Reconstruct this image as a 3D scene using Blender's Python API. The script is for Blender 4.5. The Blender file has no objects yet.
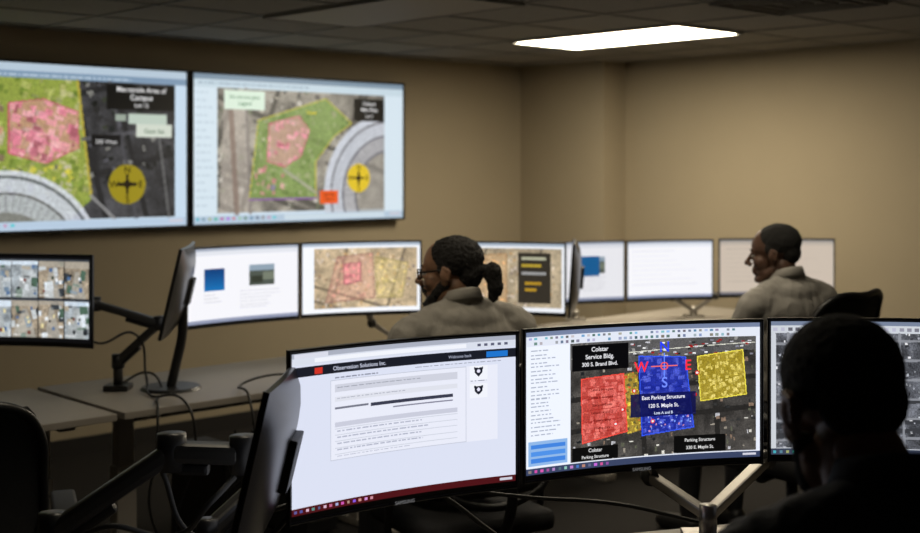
import bpy, bmesh, math, random
import numpy as np
from mathutils import Vector, Matrix, noise, Euler
random.seed(7); np.random.seed(7)
scene=bpy.context.scene
try:
    scene.view_settings.view_transform='Standard'
except Exception: pass
UA=math.radians(43.0); CU,SU=math.cos(UA),math.sin(UA)
def RW(x,y,z=0.0):   # room frame (x along TV wall, y toward TV wall) -> world
    return Vector((CU*x-SU*y, SU*x+CU*y, z))

# ------------------------------------------------------------------ materials
def new_mat(name):
    m=bpy.data.materials.new(name); m.use_nodes=True
    return m, m.node_tree.nodes, m.node_tree.links, m.node_tree.nodes['Principled BSDF']
def mat(name,col,rough=0.6,metal=0.0,nscale=0,namt=0.0,bump=0.0,spec=0.5,bscale=None):
    m,n,l,b=new_mat(name)
    b.inputs['Base Color'].default_value=(*col,1); b.inputs['Roughness'].default_value=rough
    b.inputs['Metallic'].default_value=metal; b.inputs['Specular IOR Level'].default_value=spec
    if nscale:
        tc=n.new('ShaderNodeTexCoord'); nz=n.new('ShaderNodeTexNoise')
        nz.inputs['Scale'].default_value=nscale; nz.inputs['Detail'].default_value=4
        l.new(tc.outputs['Object'],nz.inputs['Vector'])
        mr=n.new('ShaderNodeMapRange'); mr.inputs['To Min'].default_value=1-namt; mr.inputs['To Max'].default_value=1+namt
        l.new(nz.outputs['Fac'],mr.inputs['Value'])
        mx=n.new('ShaderNodeVectorMath'); mx.operation='SCALE'; mx.inputs[0].default_value=col
        l.new(mr.outputs['Result'],mx.inputs['Scale']); l.new(mx.outputs['Vector'],b.inputs['Base Color'])
        if bump:
            nb=n.new('ShaderNodeTexNoise'); nb.inputs['Scale'].default_value=bscale or nscale*4
            l.new(tc.outputs['Object'],nb.inputs['Vector'])
            bp=n.new('ShaderNodeBump'); bp.inputs['Strength'].default_value=bump; bp.inputs['Distance'].default_value=0.01
            l.new(nb.outputs['Fac'],bp.inputs['Height']); l.new(bp.outputs['Normal'],b.inputs['Normal'])
    return m
_em={}
def emat(name,col,st):
    k=(name,tuple(col),st)
    if k in _em: return _em[k]
    m,n,l,b=new_mat(name); b.inputs['Base Color'].default_value=(0,0,0,1)
    b.inputs['Emission Color'].default_value=(*col,1); b.inputs['Emission Strength'].default_value=st
    _em[k]=m; return m
_sm={}
def screen_mat(st):
    if st in _sm: return _sm[st]
    m,n,l,b=new_mat('lcd_screen'); a=n.new('ShaderNodeAttribute'); a.attribute_name='Col'
    b.inputs['Base Color'].default_value=(0.01,0.01,0.01,1); b.inputs['Roughness'].default_value=0.4
    l.new(a.outputs['Color'],b.inputs['Emission Color']); b.inputs['Emission Strength'].default_value=st
    _sm[st]=m; return m
M_wall=mat('painted_wall',(0.40,0.338,0.238),0.85,0,3,0.04,0.05,0.2,120)
M_ceil=mat('ceiling_tile',(0.31,0.295,0.27),0.95,0,60,0.18,0.3,0.1)
M_tbar=mat('ceiling_tbar',(0.22,0.21,0.19),0.7)
M_floor=mat('carpet',(0.030,0.028,0.027),0.95,0,90,0.4,0.4,0.1)
M_base=mat('rubber_baseboard',(0.015,0.013,0.012),0.6)
M_black=mat('black_plastic',(0.012,0.012,0.013),0.38,0,30,0.1,0.02)
M_black2=mat('matte_black',(0.02,0.02,0.021),0.55,0,30,0.1,0.02)
M_bezel=mat('bezel_black',(0.008,0.008,0.009),0.3)
M_silver=mat('brushed_aluminium',(0.40,0.38,0.35),0.35,0.8,20,0.06)
M_grey=mat('arm_grey',(0.05,0.049,0.048),0.4,0.5,20,0.1)
M_desk=mat('desk_laminate',(0.33,0.30,0.26),0.5,0,6,0.08,0.02)
M_leg=mat('desk_leg_paint',(0.36,0.33,0.29),0.5,0,8,0.05)
M_cable=mat('cable_rubber',(0.012,0.012,0.012),0.5)
M_fab=mat('chair_fabric',(0.014,0.014,0.016),0.85,0,120,0.4,0.4)
M_meshb=mat('chair_mesh',(0.02,0.02,0.022),0.8,0,150,0.5,0.5)

# ------------------------------------------------------------------ helpers
def link(o,parent=None):
    scene.collection.objects.link(o)
    if parent is not None: o.parent=parent
    return o
def empty(name,loc=(0,0,0),rz=0.0,rot=None):
    e=bpy.data.objects.new(name,None); e.empty_display_size=0.1; e.location=loc
    e.rotation_euler=rot if rot else (0,0,rz); link(e); return e
def from_bm(name,bm,mats,parent=None,smooth=False,loc=None,rot=None):
    me=bpy.data.meshes.new(name); bm.normal_update(); bm.to_mesh(me); bm.free()
    for m in (mats if isinstance(mats,(list,tuple)) else [mats]): me.materials.append(m)
    if smooth: me.polygons.foreach_set('use_smooth',[True]*len(me.polygons))
    o=bpy.data.objects.new(name,me)
    if loc is not None: o.location=loc
    if rot is not None: o.rotation_euler=rot
    return link(o,parent)
def bm_box(bm,c,s,bev=0.0,rot=None):
    M=Matrix.Translation(c)@(rot.to_matrix().to_4x4() if rot else Matrix())@Matrix.Diagonal((s[0],s[1],s[2],1))
    r=bmesh.ops.create_cube(bm,size=1,matrix=M)
    if bev>0:
        ed=set()
        for v in r['verts']: ed.update(v.link_edges)
        bmesh.ops.bevel(bm,geom=list(ed),offset=bev,segments=2,profile=0.6,affect='EDGES')
def box(name,c,s,m,parent=None,bev=0.004,rot=None):
    bm=bmesh.new(); bm_box(bm,Vector(c),s,bev,rot); return from_bm(name,bm,m,parent)
def bm_cyl(bm,p1,p2,r1,r2,seg=16,caps=True):
    p1=Vector(p1);p2=Vector(p2); d=p2-p1; L=d.length
    if L<1e-6: return
    q=d.to_track_quat('Z','Y'); M=Matrix.Translation((p1+p2)/2)@q.to_matrix().to_4x4()
    bmesh.ops.create_cone(bm,cap_ends=caps,segments=seg,radius1=r1,radius2=r2,depth=L,matrix=M)
def bm_sph(bm,c,r,sub=2,rot=None):
    if not hasattr(r,'__len__'): r=(r,r,r)
    M=Matrix.Translation(c)@(rot.to_matrix().to_4x4() if rot else Matrix())@Matrix.Diagonal((*r,1))
    bmesh.ops.create_icosphere(bm,subdivisions=sub,radius=1,matrix=M)
def cyl(name,p1,p2,r1,m,parent=None,r2=None,seg=24):
    bm=bmesh.new(); bm_cyl(bm,p1,p2,r1,r1 if r2 is None else r2,seg)
    o=from_bm(name,bm,m,parent,True)
    return o
def cable(name,pts,r,m,parent=None,cyclic=False):
    cu=bpy.data.curves.new(name,'CURVE'); cu.dimensions='3D'; cu.bevel_depth=r; cu.bevel_resolution=3; cu.resolution_u=10
    sp=cu.splines.new('BEZIER'); sp.bezier_points.add(len(pts)-1)
    for bp,p in zip(sp.bezier_points,pts):
        bp.co=p; bp.handle_left_type=bp.handle_right_type='AUTO'
    sp.use_cyclic_u=cyclic
    cu.materials.append(m); o=bpy.data.objects.new(name,cu); return link(o,parent)

# ------------------------------------------------------------------ room shell
def wallbox(name,x0,x1,y0,y1,z0,z1,m):
    bm=bmesh.new(); bm_box(bm,Vector(((x0+x1)/2,(y0+y1)/2,(z0+z1)/2)),(x1-x0,y1-y0,z1-z0))
    return from_bm(name,bm,m,None,rot=(0,0,UA))
H=2.43; XW=7.19; YW=6.76; X0=-3.0; Y0=-3.6
wallbox('floor',X0-.1,XW+.1,Y0-.1,YW+.1,-0.1,0,M_floor)
wallbox('ceiling',X0-.1,XW+.1,Y0-.1,YW+.1,H,H+0.1,M_ceil)
wallbox('wall_back',X0-.1,XW+.1,YW,YW+.1,0,H,M_wall)
wallbox('wall_right',XW,XW+.1,Y0-.1,YW,0,H,M_wall)
wallbox('wall_left',X0-.1,X0,Y0-.1,YW,0,H,M_wall)
wallbox('wall_front',X0,XW,Y0-.1,Y0,0,H,M_wall)
wallbox('wall_column',6.945,XW,5.92,YW,0,H,M_wall)
wallbox('baseboard_back',X0,6.945,YW-.012,YW,0,.10,M_base)
wallbox('baseboard_right',XW-.012,XW,Y0,5.92,0,.10,M_base)
wallbox('baseboard_column',6.933,6.945,5.908,YW-.012,0,.10,M_base)
wallbox('baseboard_left',X0,X0+.012,Y0,YW-.012,0,.10,M_base)
# ceiling T-bar grid
bm=bmesh.new()
gx=5.76+0.305
k=-16
while True:
    x=gx+0.61*k; k+=1
    if x>XW-.02: break
    if x<X0+.02: continue
    bm_box(bm,Vector((x,(Y0+YW)/2,H-.003)),(.024,YW-Y0,.006))
k=-14
while True:
    y=4.73+0.61+1.22*k*0.5; k+=1
    if y>YW-.02: break
    if y<Y0+.02: continue
    bm_box(bm,Vector(((X0+XW)/2,y,H-.003)),(XW-X0,.024,.006))
from_bm('trim_ceiling_grid',bm,M_tbar,None,rot=(0,0,UA))
def troffer(x,y,on=True,lx=.62,ly=1.27,st=22):
    e=empty('ceiling_troffer_light',RW(x,y,H),UA)
    bm=bmesh.new()
    for sx in(-1,1): bm_box(bm,Vector((sx*(lx/2-.008),0,-.010)),(.016,ly,.018),.002)
    for sy in(-1,1): bm_box(bm,Vector((0,sy*(ly/2-.008),-.010)),(lx-.03,.016,.018),.002)
    from_bm('frame',bm,M_tbar,e)
    if on: mm=emat('diffuser_lit',(1.0,0.88,0.67),st)
    else: mm=M_doff
    box('diffuser',(0,0,-.012),(lx-.032,ly-.032,.006),mm,e,0)
    return e
M_doff=mat('diffuser_off',(0.30,0.28,0.25),0.6)
troffer(5.74,4.75,True,st=25)
troffer(3.93,2.9,True,st=5.5)  # out-of-view panel, lit as added fill on the seated men
troffer(2.1,2.9,True,st=4)  # second added fill panel, unseen, dimmer and further left
troffer(3.93,4.73,False); troffer(2.1,4.73,False)
def vent(x,y):
    e=empty('ceiling_air_vent',RW(x,y,H),UA)
    bm=bmesh.new()
    for s in(.29,.21,.13,.05):
        for a in((1,0),(-1,0),(0,1),(0,-1)):
            if a[0]: bm_box(bm,Vector((a[0]*s,0,-.012)),(.014,2*s,.014),.002)
            else: bm_box(bm,Vector((0,a[1]*s,-.012)),(2*s,.014,.014),.002)
    from_bm('louvres',bm,M_tbar,e)
vent(5.15,3.2)

# ------------------------------------------------------------------ screen canvas
class Canvas:
    def __init__(s,w,h,bg=(1,1,1)):
        s.w,s.h=w,h; s.a=np.zeros((h,w,3)); s.a[:]=bg; s.T=[]
        yy,xx=np.mgrid[0:h,0:w]; s.X=(xx+.5)/w; s.Y=(yy+.5)/h; s.asp=w/h
    def rect(s,x0,y0,x1,y1,c,al=1.0):
        X0,X1=int(round(x0*s.w)),max(int(round(x1*s.w)),int(round(x0*s.w))+1); Y0_,Y1=int(round(y0*s.h)),max(int(round(y1*s.h)),int(round(y0*s.h))+1)
        X0=max(X0,0);Y0_=max(Y0_,0)
        s.a[Y0_:Y1,X0:X1]=s.a[Y0_:Y1,X0:X1]*(1-al)+np.array(c)*al
    def mask(s,m,c,al=1.0): s.a[m]=s.a[m]*(1-al)+np.array(c)*al
    def frame(s,x0,y0,x1,y1,c):
        px=1.0/s.w;py=1.0/s.h
        s.rect(x0,y0,x1,y0+py,c);s.rect(x0,y1-py,x1,y1,c);s.rect(x0,y0,x0+px,y1,c);s.rect(x1-px,y0,x1,y1,c)
    def inpoly(s,pts):
        m=np.zeros((s.h,s.w),bool); n=len(pts)
        for i in range(n):
            x1,y1=pts[i];x2,y2=pts[(i+1)%n]
            if y1==y2: continue
            m^=((y1>s.Y)!=(y2>s.Y))&(s.X<(x2-x1)*(s.Y-y1)/(y2-y1)+x1)
        return m
    def poly(s,pts,c,al=1.0):
        m=s.inpoly(pts); s.mask(m,c,al); return m
    def scatter(s,pts,cols,n,smin,smax,ang=0.0,al=.8,seed=0):
        m0=s.inpoly(pts); r=random.Random(seed); xs=[p[0] for p in pts]; ys=[p[1] for p in pts]
        ca,sa=math.cos(ang),math.sin(ang); U=s.X*s.asp*ca+s.Y*sa; V=-s.X*s.asp*sa+s.Y*ca
        for i in range(n):
            x=r.uniform(min(xs),max(xs));y=r.uniform(min(ys),max(ys)); u=x*s.asp*ca+y*sa; v=-x*s.asp*sa+y*ca
            m=m0&(np.abs(U-u)<r.uniform(smin,smax))&(np.abs(V-v)<r.uniform(smin,smax)); s.mask(m,r.choice(cols),al)
    def outline(s,pts,t,c,al=.9):
        for a,b in zip(pts,pts[1:]+pts[:1]): s.line(a[0],a[1],b[0],b[1],t,c,al)
    def circ(s,cx,cy,r,c,al=1.0,ri=0):
        d=np.hypot((s.X-cx)*s.asp,s.Y-cy); s.mask((d<r)&(d>=ri),c,al)
    def line(s,x1,y1,x2,y2,t,c,al=1.0):
        ax,ay=x1*s.asp,y1; bx,by=x2*s.asp,y2; dx,dy=bx-ax,by-ay; L2=dx*dx+dy*dy+1e-9
        px=s.X*s.asp; tt=np.clip(((px-ax)*dx+(s.Y-ay)*dy)/L2,0,1)
        s.mask(np.hypot(px-ax-tt*dx,s.Y-ay-tt*dy)<t,c,al)
    def text(s,x,y,t,c,cap=.03): s.T.append((x,y,t,c,cap))   # cap height as fraction of screen height, centre x, baseline y
    def lines(s,x0,y0,x1,n,dy,c,seed=0,th=.006):
        r=random.Random(seed)
        for i in range(n):
            x=x0; e=x0+(x1-x0)*r.uniform(.5,1)
            while x<e:
                w=r.uniform(.008,.03); s.rect(x,y0+i*dy,min(x+w,e),y0+i*dy+th,c,.7); x+=w+.006
    def grain(s,x0,y0,x1,y1,am,seed=0):
        rs=np.random.RandomState(seed); A,B=int(x0*s.w),int(x1*s.w);C,D=int(y0*s.h),int(y1*s.h)
        s.a[C:D,A:B]*=(1+am*(rs.rand(D-C,B-A,1)-.5)*2)
def vnoise(h,w,n,rs):
    g=rs.rand(n+2,int(n*w/h)+3); y=np.linspace(0,n,h,endpoint=False); x=np.linspace(0,n*w/h,w,endpoint=False)
    yi=y.astype(int);xi=x.astype(int);fy=(y-yi)[:,None];fx=(x-xi)[None]
    fy=fy*fy*(3-2*fy);fx=fx*fx*(3-2*fx)
    a=g[yi][:,xi];b=g[yi][:,xi+1];c=g[yi+1][:,xi];d=g[yi+1][:,xi+1]
    return (a*(1-fx)+b*fx)*(1-fy)+(c*(1-fx)+d*fx)*fy
def aerial(c,x0,y0,x1,y1,seed,base=(.45,.44,.42),ang=0.1,n=120,contrast=.3,smin=.01,smax=.05,pal=None,roads=3):
    rs=np.random.RandomState(seed)
    A,B=int(x0*c.w),int(x1*c.w);C,D=int(y0*c.h),int(y1*c.h); h,w=D-C,B-A
    nz=.4*vnoise(h,w,6,rs)+.3*vnoise(h,w,18,rs)+.3*rs.rand(h,w)
    sub=np.array(base)[None,None]*(1+contrast*2*(nz-.5))[...,None]
    yy,xx=np.mgrid[0:h,0:w]; xx=xx/h; yy=yy/h; W=w/h
    ca,sa=math.cos(ang),math.sin(ang); U=xx*ca+yy*sa; V=-xx*sa+yy*ca
    for i in range(roads):
        p=rs.uniform(-.1,1.0); sub[np.abs(V-p)<.022]=np.array(base)*.62
        p=rs.uniform(0,W); sub[np.abs(U-p)<.022]=np.array(base)*.62
    pal=pal or [(.85,.84,.8),(.2,.2,.2),(.6,.57,.52),(.12,.13,.14),(.7,.7,.72),(.35,.36,.3),(.5,.42,.36)]
    for i in range(n):
        cu_,cv=rs.uniform(-.2,W),rs.uniform(-.3,1.1); su,sv=rs.uniform(smin,smax),rs.uniform(smin,smax)
        m=(np.abs(U-cu_)<su)&(np.abs(V-cv)<sv); col=np.array(pal[rs.randint(len(pal))])
        sub[m]=col*(.9+.2*rs.rand(m.sum()))[:,None]
    c.a[C:D,A:B]=np.clip(sub,0,1)

def taskbar(c,y=.955,col=(.12,.13,.2),seed=1):
    r=random.Random(seed); c.rect(0,y,1,1,col); x=.01
    for i in range(14):
        c.rect(x,y+.014,x+.012,y+.034,(r.uniform(.2,.9),r.uniform(.3,.8),r.uniform(.4,.9))); x+=.026
    c.rect(.93,y+.015,.985,y+.03,(.8,.8,.85))

def build_screen(parent,c,w,h,R=None,st=1.0,zoff=0.0,yoff=-0.0015):
    a=np.clip(c.a,0,1); lin=np.where(a<=.04045,a/12.92,((a+.055)/1.055)**2.4)
    q=np.round(a*63).astype(int); W_,H_=c.w,c.h; maxrun=max(1,W_//24)
    verts=[];faces=[];cols=[]
    def yo(x): return (-x*x/(2*R) if R else 0)+yoff
    for j in range(H_):
        z1=h/2-h*j/H_+zoff; z0=h/2-h*(j+1)/H_+zoff; i=0; row=q[j]
        while i<W_:
            k=i+1
            while k<W_ and k-i<maxrun and (row[k]==row[i]).all(): k+=1
            xa=-w/2+w*i/W_; xb=-w/2+w*k/W_; b=len(verts)
            verts+=[(xa,yo(xa),z0),(xb,yo(xb),z0),(xb,yo(xb),z1),(xa,yo(xa),z1)]
            faces.append((b,b+1,b+2,b+3)); cols.append(lin[j,i]); i=k
    me=bpy.data.meshes.new('screen'); me.from_pydata(verts,[],faces)
    at=me.color_attributes.new('Col','FLOAT_COLOR','CORNER')
    cc=np.ones((len(faces),4)); cc[:,:3]=np.array(cols); at.data.foreach_set('color',np.repeat(cc,4,axis=0).ravel())
    me.materials.append(screen_mat(st)); o=bpy.data.objects.new('screen',me); link(o,parent)
    for (x,y,t,col,cap) in c.T:
        cu=bpy.data.curves.new('screen_label','FONT'); cu.body=t; cu.size=cap*h/.70; cu.align_x='CENTER'
        cu.offset=.0004*(cap*h/.012)*.5
        xl=(x-.5)*w; th=(math.atan(-xl/R) if R else 0)
        cu.materials.append(emat('label_ink',tuple(((np.array(col)+.0)**2.2).round(3)),st))
        tt=bpy.data.objects.new('screen_label',cu); tt.rotation_euler=(math.pi/2,0,th); tt.location=(xl,yo(xl)-.0016,h/2-y*h+zoff)
        link(tt,parent)
    return o

def monitor(P1,P2,ztop,h,canvas,st=1.0,R=1.6,tilt=0.0,name='curved_monitor',logo=True):
    """P1,P2 world xy of left / right edge as seen by its user"""
    P1=Vector((*P1,0));P2=Vector((*P2,0)); w=(P2-P1).length; d=(P2-P1).normalized()
    c=(P1+P2)/2+Vector((-d.y,d.x,0))*(w*w/8/R)
    e=empty(name,(c.x,c.y,ztop-h/2),rot=(tilt,0,math.atan2(d.y,d.x)))
    nx,nz=28,10
    def yo(x): return -x*x/(2*R)
    bm=bmesh.new(); F=[];B=[]
    for j in range(nz+1):
        z=-h/2+h*j/nz; fr=[];br=[]
        for i in range(nx+1):
            x=-w/2+w*i/nx; fr.append(bm.verts.new((x,yo(x),z)))
            ex=1-abs(2*i/nx-1)**4; ez=1-abs(2*j/nz-1)**4
            br.append(bm.verts.new((x,yo(x)+.009+.032*ex*ez,z)))
        F.append(fr);B.append(br)
    for j in range(nz):
        for i in range(nx):
            bm.faces.new((F[j][i],F[j][i+1],F[j+1][i+1],F[j+1][i])); bm.faces.new((B[j][i],B[j+1][i],B[j+1][i+1],B[j][i+1]))
    for i in range(nx):
        bm.faces.new((F[0][i],B[0][i],B[0][i+1],F[0][i+1])); bm.faces.new((F[nz][i],F[nz][i+1],B[nz][i+1],B[nz][i]))
    for j in range(nz):
        bm.faces.new((F[j][0],F[j+1][0],B[j+1][0],B[j][0])); bm.faces.new((F[j][nx],B[j][nx],B[j+1][nx],F[j+1][nx]))
    o=from_bm('housing',bm,M_bezel,e,True); o.data.set_sharp_from_angle(angle=math.radians(40))
    xs=[-w/2+w*i/12 for i in range(13)]
    cable('bezel_top',[(x,yo(x)-.001,h/2-.003) for x in xs],.0032,M_bezel,e); cable('bezel_bottom',[(x,yo(x)-.001,-h/2+.004) for x in xs],.0032,M_bezel,e)
    for s in(-1,1): cable('bezel_side',[(s*(w/2-.003),yo(w/2)-.001,-h/2),(s*(w/2-.003),yo(w/2)-.001,h/2)],.0032,M_bezel,e)
    build_screen(e,canvas,w-.018,h-.028,R,st,zoff=.005)
    if logo:
        cu=bpy.data.curves.new('logo_text','FONT'); cu.body='SAMSUNG'; cu.size=.011; cu.align_x='CENTER'; cu.extrude=.0002
        cu.materials.append(M_logo); t=bpy.data.objects.new('logo_text',cu); t.rotation_euler=(math.pi/2,0,0); t.location=(0,-.0055,-h/2+.002)
        link(t,e)
    box('vesa_plate',(0,.047,0),(.11,.018,.11),M_black2,e,.003)
    return e
M_logo=emat('logo_print_glow',(.45,.45,.46),.35)  # grey logo lettering given a faint glow of its own

# ------------------------------------------------------------------ contents
def c_browser():
    c=Canvas(400,230,(.85,.87,.94))
    c.rect(0,0,1,.03,(.66,.68,.74)); c.rect(.01,.005,.16,.03,(.84,.85,.9)); c.rect(0,.03,1,.075,(.84,.86,.91)); c.rect(.10,.04,.78,.066,(.93,.94,.97))
    for i in range(5): c.rect(.83+i*.03,.042,.845+i*.03,.062,(.35,.36,.45))
    c.rect(0,.085,1,.15,(.10,.11,.15)); c.text(.30,.130,'Observation Solutions Inc.',(.75,.77,.85),.026)
    c.rect(.10,.10,.135,.14,(.8,.2,.15)); c.text(.75,.128,'Welcome back',(.6,.62,.7),.02); c.rect(.87,.10,.965,.14,(.12,.45,.8))
    c.rect(.17,.19,.92,.70,(.90,.91,.96)); c.frame(.17,.19,.78,.70,(.74,.76,.82))
    c.lines(.19,.175,.5,1,.02,(.4,.42,.5),3)
    c.rect(.19,.22,.74,.27,(.80,.81,.86)); c.lines(.2,.237,.66,1,.028,(.45,.47,.53),5)
    c.rect(.19,.30,.74,.33,(.86,.87,.91)); c.lines(.2,.308,.66,1,.028,(.5,.52,.6),7)
    c.rect(.35,.365,.72,.385,(.22,.23,.30)); c.rect(.19,.365,.34,.380,(.45,.46,.52)); c.rect(.45,.405,.72,.412,(.5,.5,.58))
    c.rect(.19,.46,.74,.49,(.78,.79,.85))
    for i,y in enumerate((.50,.54,.58,.62,.66)): c.rect(.19,y,.74,y+.004,(.78,.80,.85)); c.lines(.2,y+.012,.72,1,.02,(.6,.62,.7),i+9,.008)
    for y in(.20,.325):
        c.rect(.795,y-.01,.875,y+.085,(.93,.94,.97)); c.poly([(.815,y),(.835,y+.008),(.855,y),(.852,y+.04),(.835,y+.065),(.818,y+.04)],(.10,.11,.16)); c.circ(.835,y+.028,.012,(.9,.9,.97))
    c.lines(.80,.29,.87,1,.03,(.3,.32,.4),22); c.lines(.55,.165,.95,1,.02,(.4,.42,.5),23)
    taskbar(c,.955,(.30,.07,.09),4); return c
def c_gis():
    c=Canvas(440,250,(.88,.90,.95))
    c.rect(0,0,1,.03,(.45,.50,.62)); c.rect(0,.03,1,.10,(.86,.88,.93))
    r=random.Random(5)
    for row in(.040,.073):
        for i in range(40): 
            if r.random()<.75: 
                g=r.uniform(.35,.75); c.rect(.012+i*.023,row,.024+i*.023,row+.018,(g*r.uniform(.6,1.1),g,g*r.uniform(.9,1.3)))
    c.rect(0,.10,.19,.95,(.91,.93,.97)); c.lines(.02,.13,.15,22,.028,(.55,.58,.66),8,.008)
    c.rect(.01,.77,.18,.94,(.55,.70,.88)); c.rect(.02,.79,.17,.82,(.25,.5,.85)); c.rect(.02,.84,.17,.87,(.3,.55,.88)); c.rect(.02,.89,.17,.92,(.25,.5,.85))
    aerial(c,.195,.10,.985,.95,12,(.25,.24,.23),-.08,420,.7,.004,.020,roads=2)
    c.poly([(.19,.10),(.985,.10),(.985,.20),(.19,.29)],(.40,.40,.41),.6)
    c.line(.2,.21,.98,.145,.003,(.85,.85,.8)); 
    for i in range(60): 
        x=.45+r.random()*.52; y=.115+r.random()*.11; c.rect(x,y,x+.014,y+.010,r.choice([(.9,.9,.9),(.12,.12,.12),(.6,.1,.1),(.5,.5,.55),(.75,.75,.78)]))
    red=[(.24,.36),(.425,.34),(.44,.76),(.245,.82)]; org=[(.425,.34),(.485,.33),(.50,.76),(.44,.78)]; blu=[(.49,.22),(.69,.24),(.725,.76),(.505,.80)]; yel=[(.74,.24),(.93,.20),(.945,.53),(.755,.57)]
    c.scatter(red,[(.85,.85,.82),(.5,.5,.5),(.65,.65,.65),(.35,.35,.35),(.95,.95,.9)],160,.004,.028,-.08,.7,1); c.poly(red,(.95,.28,.24),.66)
    c.poly(org,(.80,.66,.20),.66); c.scatter(org,[(.9,.3,.2),(.95,.85,.3),(.3,.3,.2)],70,.004,.014,-.08,.7,2)
    c.scatter(blu,[(.7,.7,.75),(.2,.2,.2),(.5,.5,.5),(.9,.9,.9)],150,.004,.026,-.08,.7,3); c.poly(blu,(.08,.16,.80),.66)
    c.scatter(yel,[(.85,.85,.8),(.3,.3,.3),(.6,.6,.55),(.95,.95,.95)],220,.004,.014,-.08,.8,4); c.poly(yel,(.88,.76,.14),.58)
    c.outline(red,.004,(1,.3,.25)); c.outline(blu,.004,(.2,.35,1)); c.outline(yel,.004,(.95,.88,.3))
    c.scatter([(.53,.57),(.70,.57),(.72,.75),(.53,.78)],[(.9,.6,.7),(.5,.65,1),(.75,.8,1)],60,.003,.008,-.08,.8,6)
    for i in range(5): c.line(.26,.43+i*.08,.425,.415+i*.08,.002,(.55,.05,.05),.7)
    c.grain(.2,.1,.985,.95,.18,4)
    for (x,y) in ((.42,.60),(.47,.47),(.39,.70),(.73,.52),(.55,.70),(.74,.36)):
        c.circ(x,y,.016,(.85,.1,.1)); c.circ(x,y,.009,(.9,.9,.9))
    for i in range(6): c.text(.33,.45+i*.055,('Level 2 entry gate','Ramp A to level 3','Stairs north side','Camera 14 and 15','Elevator lobby','Loading dock')[i],(.30,.03,.03),.017)
    c.rect(.20,.115,.445,.30,(.03,.03,.04)); c.text(.32,.165,'Colstar',(.9,.9,.92),.032); c.text(.32,.218,'Service Bldg.',(.9,.9,.92),.032); c.text(.32,.27,'300 S. Brand Blvd.',(.9,.9,.92),.028)
    c.rect(.455,.495,.735,.665,(.05,.06,.28),.85); c.text(.595,.54,'East Parking Structure',(.95,.95,1),.027); c.text(.595,.60,'120 S. Maple St.',(.95,.95,1),.027)
    c.text(.595,.65,'Lots A and B',(.85,.9,1),.02)
    c.rect(.20,.85,.40,.945,(.04,.04,.04)); c.text(.30,.885,'Colstar',(.85,.85,.85),.026); c.text(.30,.93,'Parking Structure',(.85,.85,.85),.022)
    c.rect(.64,.82,.86,.945,(.04,.04,.04)); c.text(.75,.865,'Parking Structure',(.85,.85,.85),.024); c.text(.75,.92,'330 E. Maple St.',(.85,.85,.85),.024)
    c.text(.60,.195,'N',(.15,.25,1),.075); c.text(.60,.455,'S',(.45,.55,1),.075); c.text(.50,.335,'W',(1,.2,.25),.075); c.text(.70,.335,'E',(1,.2,.25),.075)
    c.line(.545,.30,.655,.30,.005,(.95,.45,.4)); c.line(.6,.21,.6,.385,.005,(.4,.55,1)); c.circ(.6,.30,.030,(.95,.35,.3),1,.022)
    taskbar(c,.955,(.22,.26,.38),9); return c
def c_bw():
    c=Canvas(340,195,(.85,.87,.9)); c.rect(0,0,1,.03,(.5,.55,.65))
    r=random.Random(2)
    for i in range(30): 
        g=r.uniform(.4,.8); c.rect(.01+i*.03,.045,.027+i*.03,.07,(g,g,g*1.1))
    aerial(c,.02,.09,1,.95,31,(.40,.41,.44),-.05,900,.9,.003,.012,[(.85,.87,.9),(.1,.1,.12),(.55,.56,.58),(.95,.95,.97),(.2,.2,.22),(.7,.71,.75)],3)
    for i in range(6): c.line(.02,.17+i*.145,1,.12+i*.145,.009,(.60,.61,.64),.9)
    for i in range(7): c.line(.07+i*.15,.09,.09+i*.15,.95,.009,(.60,.61,.64),.9)
    c.rect(0,.09,.02,.95,(.85,.87,.9)); c.rect(0,.03,1,.04,(.85,.87,.9))
    taskbar(c,.955,(.25,.28,.36)); return c
def compass(c,x,y,s,disc=(.85,.72,.10)):
    c.circ(x,y,s,disc); k=(.12,.08,.02); c.line(x-s*.45/c.asp,y,x+s*.45/c.asp,y,s*.08,k); c.line(x,y-s*.45,x,y+s*.45,s*.08,k); c.circ(x,y,s*.2,k)
    g=.26*s
    c.text(x,y-s*.58,'N',k,g*1.3); c.text(x,y+s*.92,'S',k,g*1.3); c.text(x-s*.72/c.asp,y+g*.6,'W',k,g*1.3); c.text(x+s*.72/c.asp,y+g*.6,'E',k,g*1.3)
PINK=[(.92,.60,.66),(.86,.50,.58),(.95,.70,.72),(.78,.46,.52),(.74,.62,.58)]
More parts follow.
